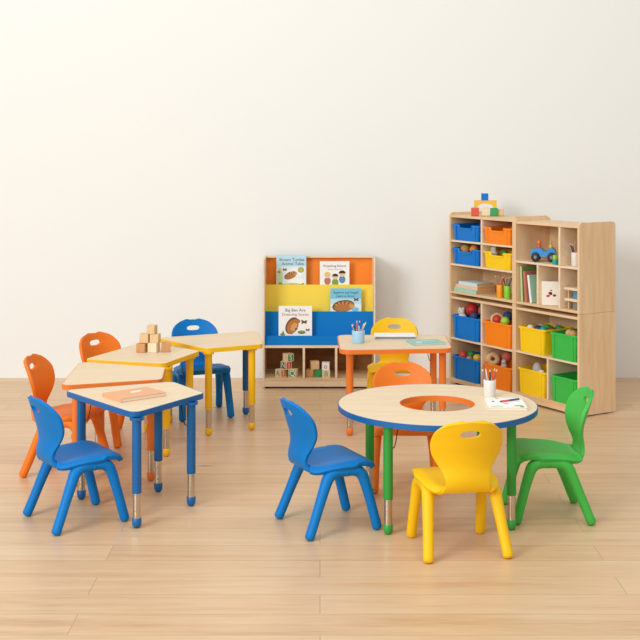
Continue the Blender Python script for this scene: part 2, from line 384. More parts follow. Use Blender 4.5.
def round_table():
    t = thing('round_table', 'round maple table with a blue edge, green legs and a round hole', 'table', (.545, 5.582, 0), 0)
    H, th, Ro, Ri = .512, .026, .462, .172
    n = 72
    def ring(r, z, w=0): return [(r*math.cos(2*PI*i/n), r*math.sin(2*PI*i/n), z) for i in range(n)]
    o = MB().loft([ring(Ro-.004, H-th+.001), ring(Ro-.004, H), ring(Ri+.003, H), ring(Ri+.003, H-th+.001)], M['maple_top'], closed=True, smooth=False).build('tabletop', t)
    MB().loft([ring(Ro-.004, H-th), ring(Ro, H-th+.001), ring(Ro, H-.0015), ring(Ro-.0015, H+.0004), ring(Ro-.004, H+.0004)], M['lblue'], closed=True, smooth=False).build('edge_band', t)['label'] = 'blue outer edge band'
    MB().loft([ring(Ri+.003, H+.0004), ring(Ri, H+.0002), ring(Ri, H-th), ring(Ri+.003, H-th)], M['lorange'], closed=True, smooth=False).build('inner_edge_band', t)['label'] = 'orange band lining the round hole'
    for a in (231, 322, 51, 141):
        c, s = math.cos(R(a)), math.sin(R(a))
        make_leg(t, .39*c, .39*s, H-th+.001, 'lgreen', bracket=(-c*.3+.95*(1 if a == 231 else -1)*abs(s), -s) if a in (231, 51) else None)
round_table()

# ------------------------------------------------------------------ small things
def cup(x, y, z, r, h, colm, label, pencils, seed=0, rotz=0):
    rnd = random.Random(seed)
    t = thing('pencil_cup', label, 'cup', (x, y, z), rotz, None)
    n = 28
    MB().lathe([(r*.9, 0), (r*.93, .002), (r, h-.002), (r-.001, h), (r-.003, h), (r*.93-.003, .004), (.0005, .004)], colm, n).build('cup_body', t)
    k = len(pencils)
    for i, (m, tipm) in enumerate(pencils):
        a = 2*PI*i/k+rnd.random()*.6; top = r*rnd.uniform(.75, 1.05); L = h*rnd.uniform(1.55, 1.85)
        p0 = Vector((math.cos(a+2.6)*r*.3, math.sin(a+2.6)*r*.3, .007)); p1 = Vector((math.cos(a)*r*.62, math.sin(a)*r*.62, h)); d = (p1-p0).normalized()
        rp = max(.0035, r*.09)
        e = p0+d*L; 
        o = MB().tube([p0, p0+d*(L-.016)], rp, m, 8, roundend=False)
        o.tube([p0+d*(L-.016), p0+d*(L-.005)], [rp, rp*.45], M['blocklight'], 8, roundend=False)
        o.tube([p0+d*(L-.005), e], [rp*.45, .0004], tipm, 8, roundend=False)
        ob = o.build('pencil')
        ob.matrix_world = Matrix.Translation((x, y, z)) @ Matrix.Rotation(rotz, 4, 'Z')
        hue = {'toy_red': 'red', 'dark_rubber': 'black', 'cream_card': 'cream', 'grey_edge': 'grey', 'navy_toy': 'navy', 'maroon_pencil': 'maroon', 'tan_ink': 'tan', 'rose_ink': 'pink', 'dark_green_paint': 'green', 'grey_ink': 'grey', 'brick_book': 'orange'}[m.name]
        tag(ob, hue + ' pencil in the ' + label, 'pencil', 'pencils in the ' + label)
    return t
def book_flat(name, x, y, z, w, d, h, rot, m, label, pages=M['paper'], cat='book', deco=None, group=None, front=False):
    t = thing(name, label, cat, (x, y, z), rot, group)
    c = .0018
    mb = MB().box((-w/2,-d/2,0),(w/2,d/2,c), m).box((-w/2,-d/2,h-c),(w/2,d/2,h), m).box((-w/2,-d/2,c),(-w/2+c,d/2,h-c), m)
    if front: mb.box((-w/2+c,-d/2,c),(w/2,-d/2+c,h-c), m)
    if deco: deco(mb, h+.0003)
    mb.build('cover', t)
    MB().box((-w/2+c,-d/2+.003,c+.0002),(w/2-.003,d/2-.003,h-c-.0002), pages).build('pages', t)
    return t
HX = lambda z: Matrix.Translation((0,0,z)) @ Matrix.Rotation(-PI/2, 4, 'X')   # (x,_,z) plane drawing laid flat: z -> y
def flatdisc(mb, cx, cy, rx, ry, z, m, rot=0):
    pts = [(cx+rx*math.cos(a)*math.cos(rot)-ry*math.sin(a)*math.sin(rot), cy+rx*math.cos(a)*math.sin(rot)+ry*math.sin(a)*math.cos(rot), z) for a in [2*PI*i/18 for i in range(18)]]
    mb.add(pts, [tuple(range(18))], m)

# notebook on the blue-edged table
book_flat('notebook', -.882, 5.70, TH+.0006, .245, .178, .017, R(39), M['notebook'], 'pale orange notebook lying on the blue-edged table', M['paper'], 'notebook',
          deco=lambda mb, z: flatdisc(mb, .02, .02, .035, .018, z, M['cream'], .2))
# round table
RT = .5126
P_ = [(M['toyred'],M['red']),(M['dark'],M['dark']),(M['cream'],M['toyred']),(M['greyedge'],M['dark']),(M['navy'],M['navy']),(M['toyred'],M['red'])]
cup(.810, 5.727, RT, .030, .082, M['cupwhite'], 'white cup of pencils on the round table', P_, 3)
def deco_booklet(mb, z):
    flatdisc(mb, -.06, .07, .010, .006, z, M['skyblue']); flatdisc(mb, -.03, .085, .008, .006, z, M['rose'])
    flatdisc(mb, .05, -.07, .022, .010, z, M['leaf'], .2); flatdisc(mb, -.05, -.085, .03, .01, z, M['palegreen']); flatdisc(mb, .065, -.09, .010, .014, z, M['leaf'])
    flatdisc(mb, 0, -.02, .012, .008, z, M['tan']); flatdisc(mb, -.055, .02, .006, .012, z, M['navyink'])
bk = book_flat('picture_book', .856, 5.535, RT, .172, .21, .013, R(-2), M['white'], 'white picture booklet with small green drawings lying on the round table', deco=deco_booklet)
pc = MB().tube([(-.055,-.01,.0045),(-.01,-.002,.0045)], .0042, M['toyred'], 8, roundend=False).tube([(-.01,-.002,.0045),(.048,.009,.0045)], .0042, M['navyink'], 8, roundend=False)
pc.tube([(.048,.009,.0045),(.060,.0112,.0045)], [.0042,.0006], M['blocklight'], 8, roundend=False).tube([(-.055,-.01,.0045),(-.064,-.0117,.0045)], [.0042,.0008], M['purple'], 8, roundend=False)
tag(pc.build('pencil', loc=(.884, 5.565, RT+.0135), rot=R(20)), 'red and blue pencil lying on the white picture booklet', 'pencil')
# orange rectangular table
OT = .5306
cup(.231, 7.22, OT, .039, .075, M['cupblue'], 'light blue cup of pencils on the orange rectangular table',
    [(M['cream'],M['dark']),(M['purple'],M['purple']),(M['toyred'],M['red']),(M['tan'],M['umber']),(M['navy'],M['navy']),(M['cream'],M['dark']),(M['tan'],M['umber'])], 5)
book_flat('book', .461, 7.405, OT, .25, .15, .020, R(0), M['white'], 'thick white book lying before the yellow chair on the orange table', M['greyedge'])
book_flat('book', .635, 7.205, OT, .20, .15, .010, R(14), M['tealbook'], 'thin teal book lying at the right end of the orange table',
          deco=lambda mb, z: (flatdisc(mb, .02, .02, .05, .03, z, M['mint']), flatdisc(mb, -.05, -.02, .02, .03, z, M['ice'])))

def cube(x, y, z, s, rotz, m, name, label, group, letters=(), parentless=True):
    mb = MB().box((-s/2,-s/2,0),(s/2,s/2,s), m)
    o = mb
    for (ch, face, cm, bg) in letters:
        # face 0 = -y, 1 = -x, 2 = +x
        Rz = {0: 0, 1: -PI/2, 2: PI/2}[face]
        X = Matrix.Rotation(Rz, 4, 'Z') @ Matrix.Translation((0, -s/2-.0006, s/2)) @ Matrix.Rotation(PI/2, 4, 'X')
        q = s*.40
        if bg: o.add([(-q,-q,0),(q,-q,0),(q,q,0),(-q,q,0)], [(0,1,2,3)], bg, X=X)
        o.text(ch, s*.95, cm, Matrix.Rotation(Rz, 4, 'Z') @ Matrix.Translation((0, -s/2-.0010, s/2)) @ Matrix.Rotation(PI/2, 4, 'X'))
    ob = o.build(name, loc=(x, y, z), rot=rotz, bevel=0 if letters else s*.04)
    return tag(ob, label, 'block', group)
# plain wooden blocks on the left yellow-edged table
G = 'plain wooden blocks on the yellow-edged table'
s = .052; z0 = TH+.0006
cube(-1.031, 6.95, z0, s, R(-12), M['blockdark'], 'wooden_block', 'brown wooden block at the bottom left of the stack on the yellow-edged table', G)
cube(-0.963, 6.95, z0, s*1.05, R(-14), M['blocklight'], 'wooden_block', 'pale wooden block in the middle of the bottom row on the yellow-edged table', G)
cube(-.894, 6.965, z0, s, R(8), M['blockdark'], 'wooden_block', 'brown wooden block lying apart at the right end of the bottom row', G)
cube(-1.015, 6.952, z0+s*1.05, s, R(-6), M['blockwood'], 'wooden_block', 'light wooden block on the left of the middle row', G)
cube(-0.954, 6.95, z0+s*1.05, s*.98, R(-10), M['blockwood'], 'wooden_block', 'light wooden block on the right of the middle row', G)
cube(-0.973, 6.95, z0+s*2.05, s*.95, R(-14), M['blockwood'], 'wooden_block', 'wooden block topping the stack on the yellow-edged table', G)

# ------------------------------------------------------------------ low bookcase
BX, BF, BB = -.0055, 8.49, 8.855
bc = thing('display_bookcase', 'low maple bookcase with orange, yellow and blue display tiers over open cubbies', 'bookcase', (BX, BF, 0), 0)
W = .398; d = BB-BF
def part(name, a, b, m, parent, bevel=.0015): return MB().box(a, b, m).build(name, parent, bevel)
for sx in (-1, 1):
    x0, x1 = sorted((sx*W, sx*(W-.011)))
    part('side_panel', (x0,0,.012), (x1,d,.914), M['birch'], bc)
xi = W-.011
def tier(name, y0, z0, y1, z1, m):
    th = .012
    X = None
    MB().loft([[(-xi,y0,z0),(xi,y0,z0),(xi,y1,z1),(-xi,y1,z1)],[(-xi,y0+th,z0),(xi,y0+th,z0),(xi,y1+th,z1),(-xi,y1+th,z1)]], m, smooth=False).build(name, bc)
tier('orange_tier', .300,.60,.330,.900, M['panel_orange'])
tier('yellow_tier', .195,.43,.222,.712, M['panel_yellow'])
tier('blue_tier', .105,.30,.132,.529, M['panel_blue'])
tier('blue_lip', .030,.306,.036,.369, M['panel_blue'])
part('top_rail', (-xi,.30,.900),(xi,.346,.914), M['birch'], bc)
part('book_ledge', (-xi,.2305,.655),(xi,.305,.665), M['maple'], bc)
part('book_ledge', (-xi,.1375,.455),(xi,.197,.465), M['maple'], bc)
part('book_ledge', (-xi,.048,.335),(xi,.109,.345), M['panel_blue'], bc)
part('cubby_top', (-xi,.006,.288),(xi,d-.01,.304), M['birch'], bc)
part('bottom_shelf', (-xi,.002,.056),(xi,d-.01,.072), M['maple'], bc)
part('base_panel', (-xi,.004,.014),(xi,.020,.0555), M['birch'], bc)
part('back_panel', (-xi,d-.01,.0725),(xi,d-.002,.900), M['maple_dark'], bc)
for px in (303.8, 336.2):
    x = (px-320)/F*BF-BX
    part('divider', (x-.008,.004,.0725),(x+.008,d-.011,.2875), M['birch'], bc)
for x in (-.37,.37):
    for y in (.03, d-.03): MB().lathe([(.012,0),(.014,.012)], M['dark'], 12).build('foot_glide', bc, loc=(x, y, 0))

def cover_book(name, label, px0, px1, D, zb, h, m, deco, tilt=4):
    x0 = (px0-320)/F*D; x1 = (px1-320)/F*D; w = x1-x0
    t = thing(name, label, 'book', ((x0+x1)/2, D, zb), 0, 'picture books on the bookcase tiers')
    t.rotation_euler = (R(-tilt), 0, 0)
    mb = MB().box((-w/2,0,0),(w/2,.0022,h), m).box((-w/2,.0108,0),(w/2,.013,h), m).box((-w/2,.0022,0),(-w/2+.002,.0108,h), m)
    deco(mb, w, h)
    mb.build('cover', t)
    MB().box((-w/2+.0022,.0024,.002),(w/2-.002,.0106,h-.002), M['paper']).build('pages', t)
    return t
def ttl(mb, txt, size, m, x, z): mb.text(txt, size, m, Matrix.Translation((x, -.0012, z)) @ Matrix.Rotation(PI/2, 4, 'X'))
Y1, Y2, Y3 = -.0004, -.0008, -.0012
def hedgehog(mb, cx, cz, s, rot=0):
    mb.disc(cx, cz, .058*s, .030*s, Y1, M['umber'], rot)
    mb.disc(cx+.004*s, cz-.003*s, .052*s, .025*s, Y2, M['brown'], rot)
    for i in range(9):
        a = PI*.15+PI*.75*i/8; r1 = .048*s
        mb.disc(cx+r1*.75*math.cos(a), cz+.017*s*math.sin(a), .010*s, .0025*s, Y3, M['umber' if i % 2 else 'tan'], a)
    mb.disc(cx+.045*s*math.cos(rot), cz+.045*s*math.sin(rot)-.008*s, .014*s, .010*s, Y3, M['tan'], rot)
def butterfly(mb, x, z, s, m):
    for a, q in ((.6, 1), (2.4, 1), (-.4, .7), (3.6, .7)): mb.disc(x+.008*s*math.cos(a), z+.006*s*math.sin(a), .009*s*q, .005*s*q, Y2, m, a)
def rect(mb, x0, x1, z0, z1, y, m): mb.add([(x0,y,z0),(x1,y,z0),(x1,y,z1),(x0,y,z1)], [(0,1,2,3)], m)
def d1(mb, w, h):
    rect(mb, -w*.5, w*.5, 0, h*.68, Y1*.3, M['pale_sky'])
    mb.disc(-w*.38, h*.35, w*.10, h*.30, Y1, M['palegreen']); mb.disc(0, h*.13, w*.46, h*.09, Y1, M['palegreen']); mb.disc(w*.1, h*.50, w*.3, h*.13, Y1, M['white'])
    mb.disc(w*.18, h*.25, w*.28, h*.12, Y1, M['white'])
    ttl(mb, 'Brown Turtles', .031, M['ink'], .004, h*.86); ttl(mb, 'Animal Tales', .031, M['ink'], .010, h*.75)
    hedgehog(mb, -.005, h*.43, .85, R(24)); mb.disc(w*.32, h*.58, .022, .020, Y2, M['leaf']); mb.disc(w*.32, h*.58, .017, .015, Y3, M['gold'])
    butterfly(mb, -w*.22, h*.58, 1, M['umber'])
    for x, z, r in ((-.08,.20,.014),(-.055,.16,.010),(.07,.15,.013),(.085,.19,.01),(.03,.13,.011),(-.09,.52,.012)): mb.disc(x, h*z, r, r*.8, Y2, M['leaf'])
def d2(mb, w, h):
    ttl(mb, 'Preaching School', .024, M['ink'], 0, h*.84); ttl(mb, 'stories for little ones', .012, M['rose'], 0, h*.73)
    for x, z, hm, bm, r in ((-.052,.52,'blonde','rose',.024),(.004,.47,'hair','leaf',.022),(.055,.57,'hair','denim',.024)):
        mb.disc(x, h*z-.040, .024, .028, Y1, M[bm]); mb.disc(x, h*z, r*.9, r*.85, Y2, M['skin']); mb.disc(x, h*z+.004, r*1.05, r*.9, Y3, M[hm], 0, half=True)
        for q in (-1,1): mb.disc(x+q*.007, h*z-.001, .0018, .0022, Y3, M['hair'])
def d3(mb, w, h):
    rect(mb, -w*.5, w*.5, 0, h*.68, Y1*.3, M['skyblue']); rect(mb, -w*.5, w*.5, 0, h*.52, Y1*.6, M['pale_sky'])
    ttl(mb, 'Explorer and Seagull', .0215, M['navyink'], 0, h*.87); ttl(mb, 'Learn to Grow', .022, M['navyink'], -.004, h*.76)
    hedgehog(mb, -.018, h*.45, 1.40, R(8)); butterfly(mb, w*.33, h*.64, 1.3, M['umber']); mb.disc(w*.3, h*.34, .028, .016, Y2, M['aqua'])
def d4(mb, w, h):
    ttl(mb, 'Big Ben Are', .030, M['ink'], 0, h*.87); ttl(mb, 'Dreaming Stories', .027, M['rose'], 0, h*.74)
    mb.disc(-.024, h*.40, .042, .064, Y1, M['umber'], R(-28)); mb.disc(-.018, h*.375, .037, .056, Y2, M['brown'], R(-28)); mb.disc(.006, h*.545, .030, .017, Y2, M['umber'], R(-12)); mb.disc(.006, h*.53, .026, .013, Y3, M['brown'], R(-12)); mb.disc(-.010, h*.36, .020, .034, Y3, M['tan'], R(-28)); mb.disc(.006, h*.30, .010, .007, Y3*1.2, M['umber'], R(20)); mb.disc(-.028, h*.19, .014, .012, Y3, M['brown'])
    butterfly(mb, .062, h*.50, 1.5, M['umber']); butterfly(mb, .088, h*.26, 1.0, M['umber'])
    mb.disc(.045, h*.20, .028, .012, Y2, M['umber']); mb.disc(.045, h*.22, .026, .008, Y3, M['leaf'])
    mb.disc(-.09, h*.13, .018, .010, Y2, M['leaf']); mb.disc(-.087, h*.18, .005, .014, Y3, M['umber'])
cover_book('picture_book', 'pale blue picture book with a brown animal, on the left of the orange tier', 276.4, 306.2, 8.725, .6655, .262, M['skyblue'], d1)
cover_book('picture_book', 'white picture book with three drawn children, on the right of the orange tier', 319.9, 349.4, 8.725, .6655, .215, M['white'], d2)
cover_book('picture_book', 'aqua picture book with a brown animal, leaning on the yellow tier', 330.4, 361.4, 8.634, .4655, .227, M['aqua'], d3)
cover_book('picture_book', 'white picture book with a large brown animal, leaning on the blue tier', 278.6, 312.0, 8.548, .3455, .232, M['white'], d4, 3)

# letter blocks in the bookcase cubbies
G = 'letter blocks in the left cubby'; zb = .0726; s = .056
gr, rd, db = M['toygreen'], M['toyred'], M['darkgreen']
def bx(px, D): return (px-320)/F*D
cube(bx(280.7,8.56), 8.56, zb, s, R(48), M['blocklight'], 'letter_block', 'letter block at the bottom left of the cubby pyramid', G, [('A',1,gr,None),('I',0,M['white'],M['toyorange'])])
cube(bx(293.3,8.56), 8.56, zb, s, R(-14), M['blocklight'], 'letter_block', 'green lettered block at the bottom right of the cubby pyramid', G, [('Q',0,M['white'],M['toygreen'])])
cube(bx(286.2,8.56), 8.56, zb+s+.0003, s, R(46), M['blocklight'], 'letter_block', 'red lettered block in the middle of the cubby pyramid', G, [('N',1,M['white'],M['darkgreen']),('I',0,M['white'],M['toyred'])])
cube(bx(288.2,8.56), 8.56, zb+2*s+.0006, s, R(40), M['blocklight'], 'letter_block', 'green lettered block on the very top of the cubby pyramid', G, [('S',0,M['white'],M['toygreen'])])
G = 'blocks in the middle cubby'; s = .053
cube(bx(310.4,8.57), 8.57, zb, s, R(-10), M['blockdark'], 'toy_block', 'brown wooden block standing at the left of the middle cubby', G)
cube(bx(317.8,8.575), 8.575, zb, s*.95, R(-6), M['toygreen'], 'toy_block', 'green block between the wooden blocks of the middle cubby', G)
cube(bx(314.5,8.57), 8.57, zb+s+.0006, s*1.12, R(10), M['blockwood'], 'toy_block', 'natural wooden block resting on the brown and green blocks', G)
cube(bx(325.8,8.54), 8.54, zb, s*1.05, R(6), M['blocklight'], 'toy_block', 'cream block with a green letter at the right of the middle cubby', G, [('B',0,M['leaf'],None)])
cube(bx(325.8,8.54), 8.54, zb+s*1.05+.0004, s*.98, R(-4), M['white'], 'toy_block', 'white block on top of the cream lettered block', G, [('o',0,M['rose'],None)])

# ------------------------------------------------------------------ tall cubby units
A = Vector((.936, 8.70)); U = Vector((.5227, -.8525)); V = Vector((.8525, .5227)); ANG = math.atan2(U.y, U.x)
DEP = .314
def TW(t, dd, z=0): p = A+U*t+V*dd; return (p.x, p.y, z)
def tp(px, dd):
    k = (px-320)/F; return (k*(A.y+V.y*dd)-A.x-V.x*dd)/(U.x-k*U.y)
PT = .018
def unit(label, t0, w, z0, h, shelves, dividers, kick=False, lift=0):
    t = thing('cubby_unit', label, 'shelf', TW(t0, 0, z0), ANG)
    for x0 in (0, w-PT):
        # side panel with rounded upper corners
        poly = rounded([(0,z0*0+lift),(DEP,lift),(DEP,h),(0,h)], .026, 6); lo = [p for p in poly if p[1] > h-.03] if z0 > 0 else []; poly = ([(0,lift),(DEP,lift)]+lo) if lo else [(0,lift),(DEP,lift),(DEP,h),(0,h)]
        X = Matrix(((0,0,1,x0),(1,0,0,0),(0,1,0,0),(0,0,0,1)))
        MB().loft([[(y,z,0) for y,z in poly],[(y,z,PT) for y,z in poly]], M['maple_v'], smooth=False, X=X).build('side_panel', t, .0012)
    zt = h-.020
    part('top_panel', (PT,.003,zt-.016),(w-PT,DEP-.004,zt), M['maple'], t)
    zb = .068-.016 if kick else .018
    zb = kick if kick else .018
    part('bottom_panel', (PT,.003,zb-.016),(w-PT,DEP-.004,zb), M['maple'], t)
    part('back_panel', (PT,DEP-.012,zb),(w-PT,DEP-.005,zt-.016), M['maple_v'], t)
    if kick and kick > .04: part('base_panel', (PT,.006,lift+.004),(w-PT,.020,zb-.0165), M['maple'], t)
    for (a, b, z) in shelves: part('shelf', (a,.003,z-.014),(b,DEP-.0125,z), M['birch'], t)
    for (x, a, b) in dividers: part('divider', (x-.008,.003,a),(x+.008,DEP-.0125,b), M['birch'], t)
    if kick:
        for x in (.05, w-.05):
            for y in (.04, DEP-.04): MB().lathe([(.014,0),(.014,kick-.016)], M['dark'], 12).build('foot_glide', t, loc=(x, y, 0))
    return t
W1 = .712; W2 = .624; HL = .652
xd = tp(481, 0)
LU = dict(z0=HL+.0015)
unit('lower left maple cubby unit holding two blue and two orange bins', 0, W1, 0, HL, [(PT,xd-.008,.338),(xd+.008,W1-PT,.338)], [(xd,.0455,HL-.0265)], kick=.045, lift=.010)
unit('upper left maple cubby unit with small bins and coloured blocks on its top', 0, W1, HL+.0015, .586, [(PT,W1-PT,1.040-HL-.170),(PT,xd-.008,1.040-HL),(xd+.008,W1-PT,1.040-HL)],
     [(xd,1.040-HL-.1703,1.040-HL-.0145),(xd,1.040-HL-.013,.549)])
x2a = tp(547, 0)-W1; x2b = tp(558.8, 0)-W1; x2c = tp(537, 0)-W1
unit('lower right maple cubby unit holding two yellow and two green bins', W1+.0006, W2, 0, HL, [(PT,W2-PT,.343)], [(x2a,.0655,.3285)], kick=.065, lift=.010)
S2 = .945-HL
unit('upper right maple cubby unit holding a toy car and upright books', W1+.0006, W2, HL+.0015, .577, [(PT,W2-PT,S2)], [(x2b,S2+.0005,.5405),(x2b,.0185,S2-.0145),(x2c,.0185,S2-.0145)])
# bins
def bin_(label, tc, z, w, h, colm, notch, dd=-.006, depth=.262, group='plastic storage bins in the cubbies'):
    t = thing('storage_bin', label, 'bin', TW(tc, dd+depth/2, z), ANG, group)
    def ring(hw, hd, zz, nz):
        r = .02; pts = []
        # front edge from left to right with notch, then rounded corners round
        fr = [(-.62,0),(-.50,0),(-.42,1),(-.2,1),(.2,1),(.42,1),(.50,0),(.62,0)]
        for q, k in fr: pts.append((q*hw, -hd, zz-(nz if k else 0)))
        for cx, cy, a0 in ((hw-r,-hd+r,-90),(hw-r,hd-r,0),(-hw+r,hd-r,90),(-hw+r,-hd+r,180)):
            for k in range(5):
                a = R(a0+90*k/4); pts.append((cx+r*math.cos(a), cy+r*math.sin(a), zz))
        return pts
    hw, hd = w/2, depth/2; nz = notch; k = .93; kb = .82
    rim = .012
    body = [ring(hw*kb, hd*.93, 0, 0), ring(hw*k, hd*.965, h-.012, nz), ring(hw*k-.003, hd*.965-.003, h-.010, nz), ring(hw*kb-.003, hd*.93-.003, .003, 0)]
    mb = MB().loft(body, colm, True, True, smooth=False)
    y0 = -hd*.965
    for q in (-.70, .66):      # moulded vertical ribs on the front
        mb.loft([[(q*hw-.010,-hd*.93-.004,.006),(q*hw+.010,-hd*.93-.004,.006),(q*hw+.010,-hd*.93+.004,.006),(q*hw-.010,-hd*.93+.004,.006)],
                 [(q*hw-.012,y0-.005,h-.012),(q*hw+.012,y0-.005,h-.012),(q*hw+.012,y0+.004,h-.012),(q*hw-.012,y0+.004,h-.012)]], colm, smooth=False)
    mb.build('bin_body', t)
    rr = [ring(hw*k-.001, hd*.965-.001, h-.012, nz), ring(hw, hd, h-.012, nz), ring(hw, hd, h-.002, nz), ring(hw-.002, hd-.002, h, nz), ring(hw*k-.003, hd*.965-.003, h, nz)]
    MB().loft(rr, colm, closed=True, smooth=False).build('rim', t)
    return t
c1 = (PT+xd-.008)/2; c2 = (xd+.008+W1-PT)/2; wb = xd-.008-PT-.022; wb2 = W1-PT-xd-.008-.022
S3 = 1.0421; S4 = .8721
bin_('small blue bin in the top left cubby', c1, S3, wb, .115, M['bblue'], .022)
bin_('small orange bin in the top row beside the small blue bin', c2, S3, wb2, .115, M['borange'], .022)
bin_('small blue bin with two tan balls in the second row', c1, S4, wb, .115, M['bblue'], .022)
bin_('small yellow bin with a white soft toy in the second row', c2, S4, wb2, .115, M['byellow'], .022)
bin_('deep blue bin with a red ball and a white plush toy', c1, .3386, wb, .165, M['bblue'], 0)
bin_('deep orange bin with a red ring toy and a lime ball', c2, .3386, wb2, .165, M['borange'], 0)
bin_('deep blue bin with red, green and yellow balls on the lowest shelf', c1, .0456, wb, .165, M['bblue'], 0)
bin_('deep orange bin with a wooden ring on the lowest shelf', c2, .0456, wb2, .165, M['borange'], 0)
e1 = W1+.0006+.020+.142; e2 = W1+W2-.020-.140
bin_('yellow bin filled with small toys beside the green bin on the upper shelf', e1+.010, .3436, .262, .168, M['byellow'], 0)
bin_('green bin holding small wooden toys beside the yellow bin on the upper shelf', e2+.012, .3436, .252, .168, M['bgreen'], 0)
bin_('yellow bin with a pale soft toy on the lowest shelf', (W1+PT+W1+x2a)/2, .0656, .275, .168, M['byellow'], 0)
bin_('empty green bin on the lowest shelf of the right unit', (W1+x2a+W1+W2-PT)/2+.014, .0656, .246, .168, M['bgreen'], 0)
# toys in the bins: lying on each other inside; local position along the bin, depth, height above the bin floor
def TP(px, py, dd):
    t = tp(px, dd); D = A.y+U.y*t+V.y*dd
    return t, EYE-(py-HOR)*D/F
def toyball(tc, dd, z, r, m, label, cat='ball', sx=1, sy=1, sz=1, name='toy_ball', group='toys in the storage bins'):
    o = MB().ball((0,0,0), r, m, sx, sy, sz).build(name, loc=TW(tc, dd, z), rot=ANG)
    return tag(o, label, cat, group)
def plush(tc, dd, z, r, m, label, group='toys in the storage bins'):
    t = thing('plush_toy', label, 'soft toy', TW(tc, dd, z-r), ANG, group)
    MB().ball((0,0,r*.8), r*.8, m, 1.05,1,.9).build('body', t)
    MB().ball((0,-.1*r,r*1.75), r*.62, m).build('head', t)
    for q in (-1, 1): MB().ball((q*r*.42,-.05*r,r*2.25), r*.22, m).build('ear', t)
    for q in (-1, 1): MB().ball((q*r*.2,-.68*r,r*1.85), r*.07, M['dark']).build('eye', t)
    return t
# second row
def tb_(px, py, dd, r, m, label, **k): t, z = TP(px, py, dd); return toyball(t, dd, z, r, m, label, **k)
tb_(465.3, 249.5, .075, .036, M['tan'], 'tan ball at the left in the small blue bin'); tb_(474.2, 249.5, .07, .034, M['toyorange'], 'orange-tan ball at the right in the small blue bin')
t_, z_ = TP(494, 252, .08); plush(t_, .08, z_-.005, .034, M['plush'], 'white soft toy looking over the rim of the small yellow bin')
tb_(504.5, 253.5, .08, .024, M['toygreen'], 'green ball in the small yellow bin')
t_, z_ = TP(462.0, 314, .085); plush(t_, .085, z_-.012, .043, M['plush'], 'cream plush toy in the upper deep blue bin')
tb_(472.0, 309.5, .13, .047, M['red'], 'dark red ball in the upper deep blue bin'); tb_(474, 316.5, .035, .030, M['navy'], 'navy ball below the dark red ball')
tb_(479.0, 310.5, .18, .030, M['pink'], 'pink ball at the right of the upper deep blue bin')
def ringtoy(tc, dd, z, ro, ri, m, label, tilt=75, rz=0, center=None):
    t = thing('ring_toy', label, 'ring toy', TW(tc, dd, z), ANG+rz, 'toys in the storage bins'); t.rotation_euler = (R(tilt), 0, ANG+rz)
    rm = (ro+ri)/2; rr = (ro-ri)/2; n = 28
    rings = [[((rm+rr*math.cos(b))*math.cos(2*PI*i/n), (rm+rr*math.cos(b))*math.sin(2*PI*i/n), rr*.9*math.sin(b)) for i in range(n)] for b in [2*PI*k/12 for k in range(12)]]
    MB().loft(rings, m, closed=True).build('ring', t)
    if center: MB().ball((0,0,0), ri*1.02, center, 1,1,.5).build('center_knob', t)
    return t
t_, z_ = TP(497.3, 319.5, .075); ringtoy(t_, .075, z_, .049, .029, M['blockwood'], 'wooden ring with a red centre in the upper deep orange bin', 80, R(48), M['red'])
tb_(505.2, 321.5, .05, .032, M['lime'], 'lime ball in the upper deep orange bin')
tb_(507.8, 316.5, .14, .036, M['navyink'], 'blue ball behind the lime ball in the upper deep orange bin')
tb_(463.2, 355.5, .07, .034, M['toyred'], 'red ball in the lower deep blue bin'); tb_(471.5, 354.8, .10, .032, M['toygreen'], 'green ball in the lower deep blue bin')
tb_(469.3, 359.5, .04, .026, M['blockdark'], 'brown ball in the lower deep blue bin'); tb_(477.3, 358.5, .06, .032, M['toyyellow'], 'yellow ball in the lower deep blue bin')
t_, z_ = TP(493.0, 359.0, .07); ringtoy(t_, .07, z_, .050, .012, M['blockwood'], 'thick natural wooden ring in the lower deep orange bin', 80, R(48))
tb_(507.0, 357.0, .12, .036, M['brick'], 'brick red ball in the lower deep orange bin'); t_, z_ = TP(504, 363.5, .05); plush(t_, .05, z_-.012, .027, M['greyplush'], 'pale grey soft toy in the lower deep orange bin')
# lower right unit
z = .3436+.003
for i, (a, dd, r, m, nm) in enumerate([(-.065,.06,.024,'plush','white'),(-.03,.12,.030,'greyplush','pale grey'),(.0,.07,.028,'navy','navy'),(.035,.12,.034,'toygreen','green'),(.06,.06,.026,'teal','teal'),(.095,.10,.026,'umber','brown'),(.07,.19,.028,'toygreen','rear green'),(.02,.2,.03,'blockwood','rear wooden')]):
    toyball(e1+a, dd, z+.147+r*.2, r, M[m], nm+' small ball in the upper yellow bin', sz=.9)
for i, (a, dd, r, m, nm) in enumerate([(-.02,.09,.030,'blockwood','natural'),(.03,.07,.032,'tan','tan'),(.01,.20,.028,'blockdark','dark')]):
    toyball(e2+a, dd, z+.155, r, M[m], nm+' wooden ball in the upper green bin')
z = .0656+.003
t_, z_ = TP(537.5, 370.0, .08); toyball(t_, .08, z_, .042, M['greyplush'], 'pale grey soft cone toy in the lower yellow bin', 'soft toy', .85, .8, 1.25, 'plush_toy')
tb_(541.5, 373.5, .06, .026, M['plush'], 'white soft ball beside the grey cone toy')
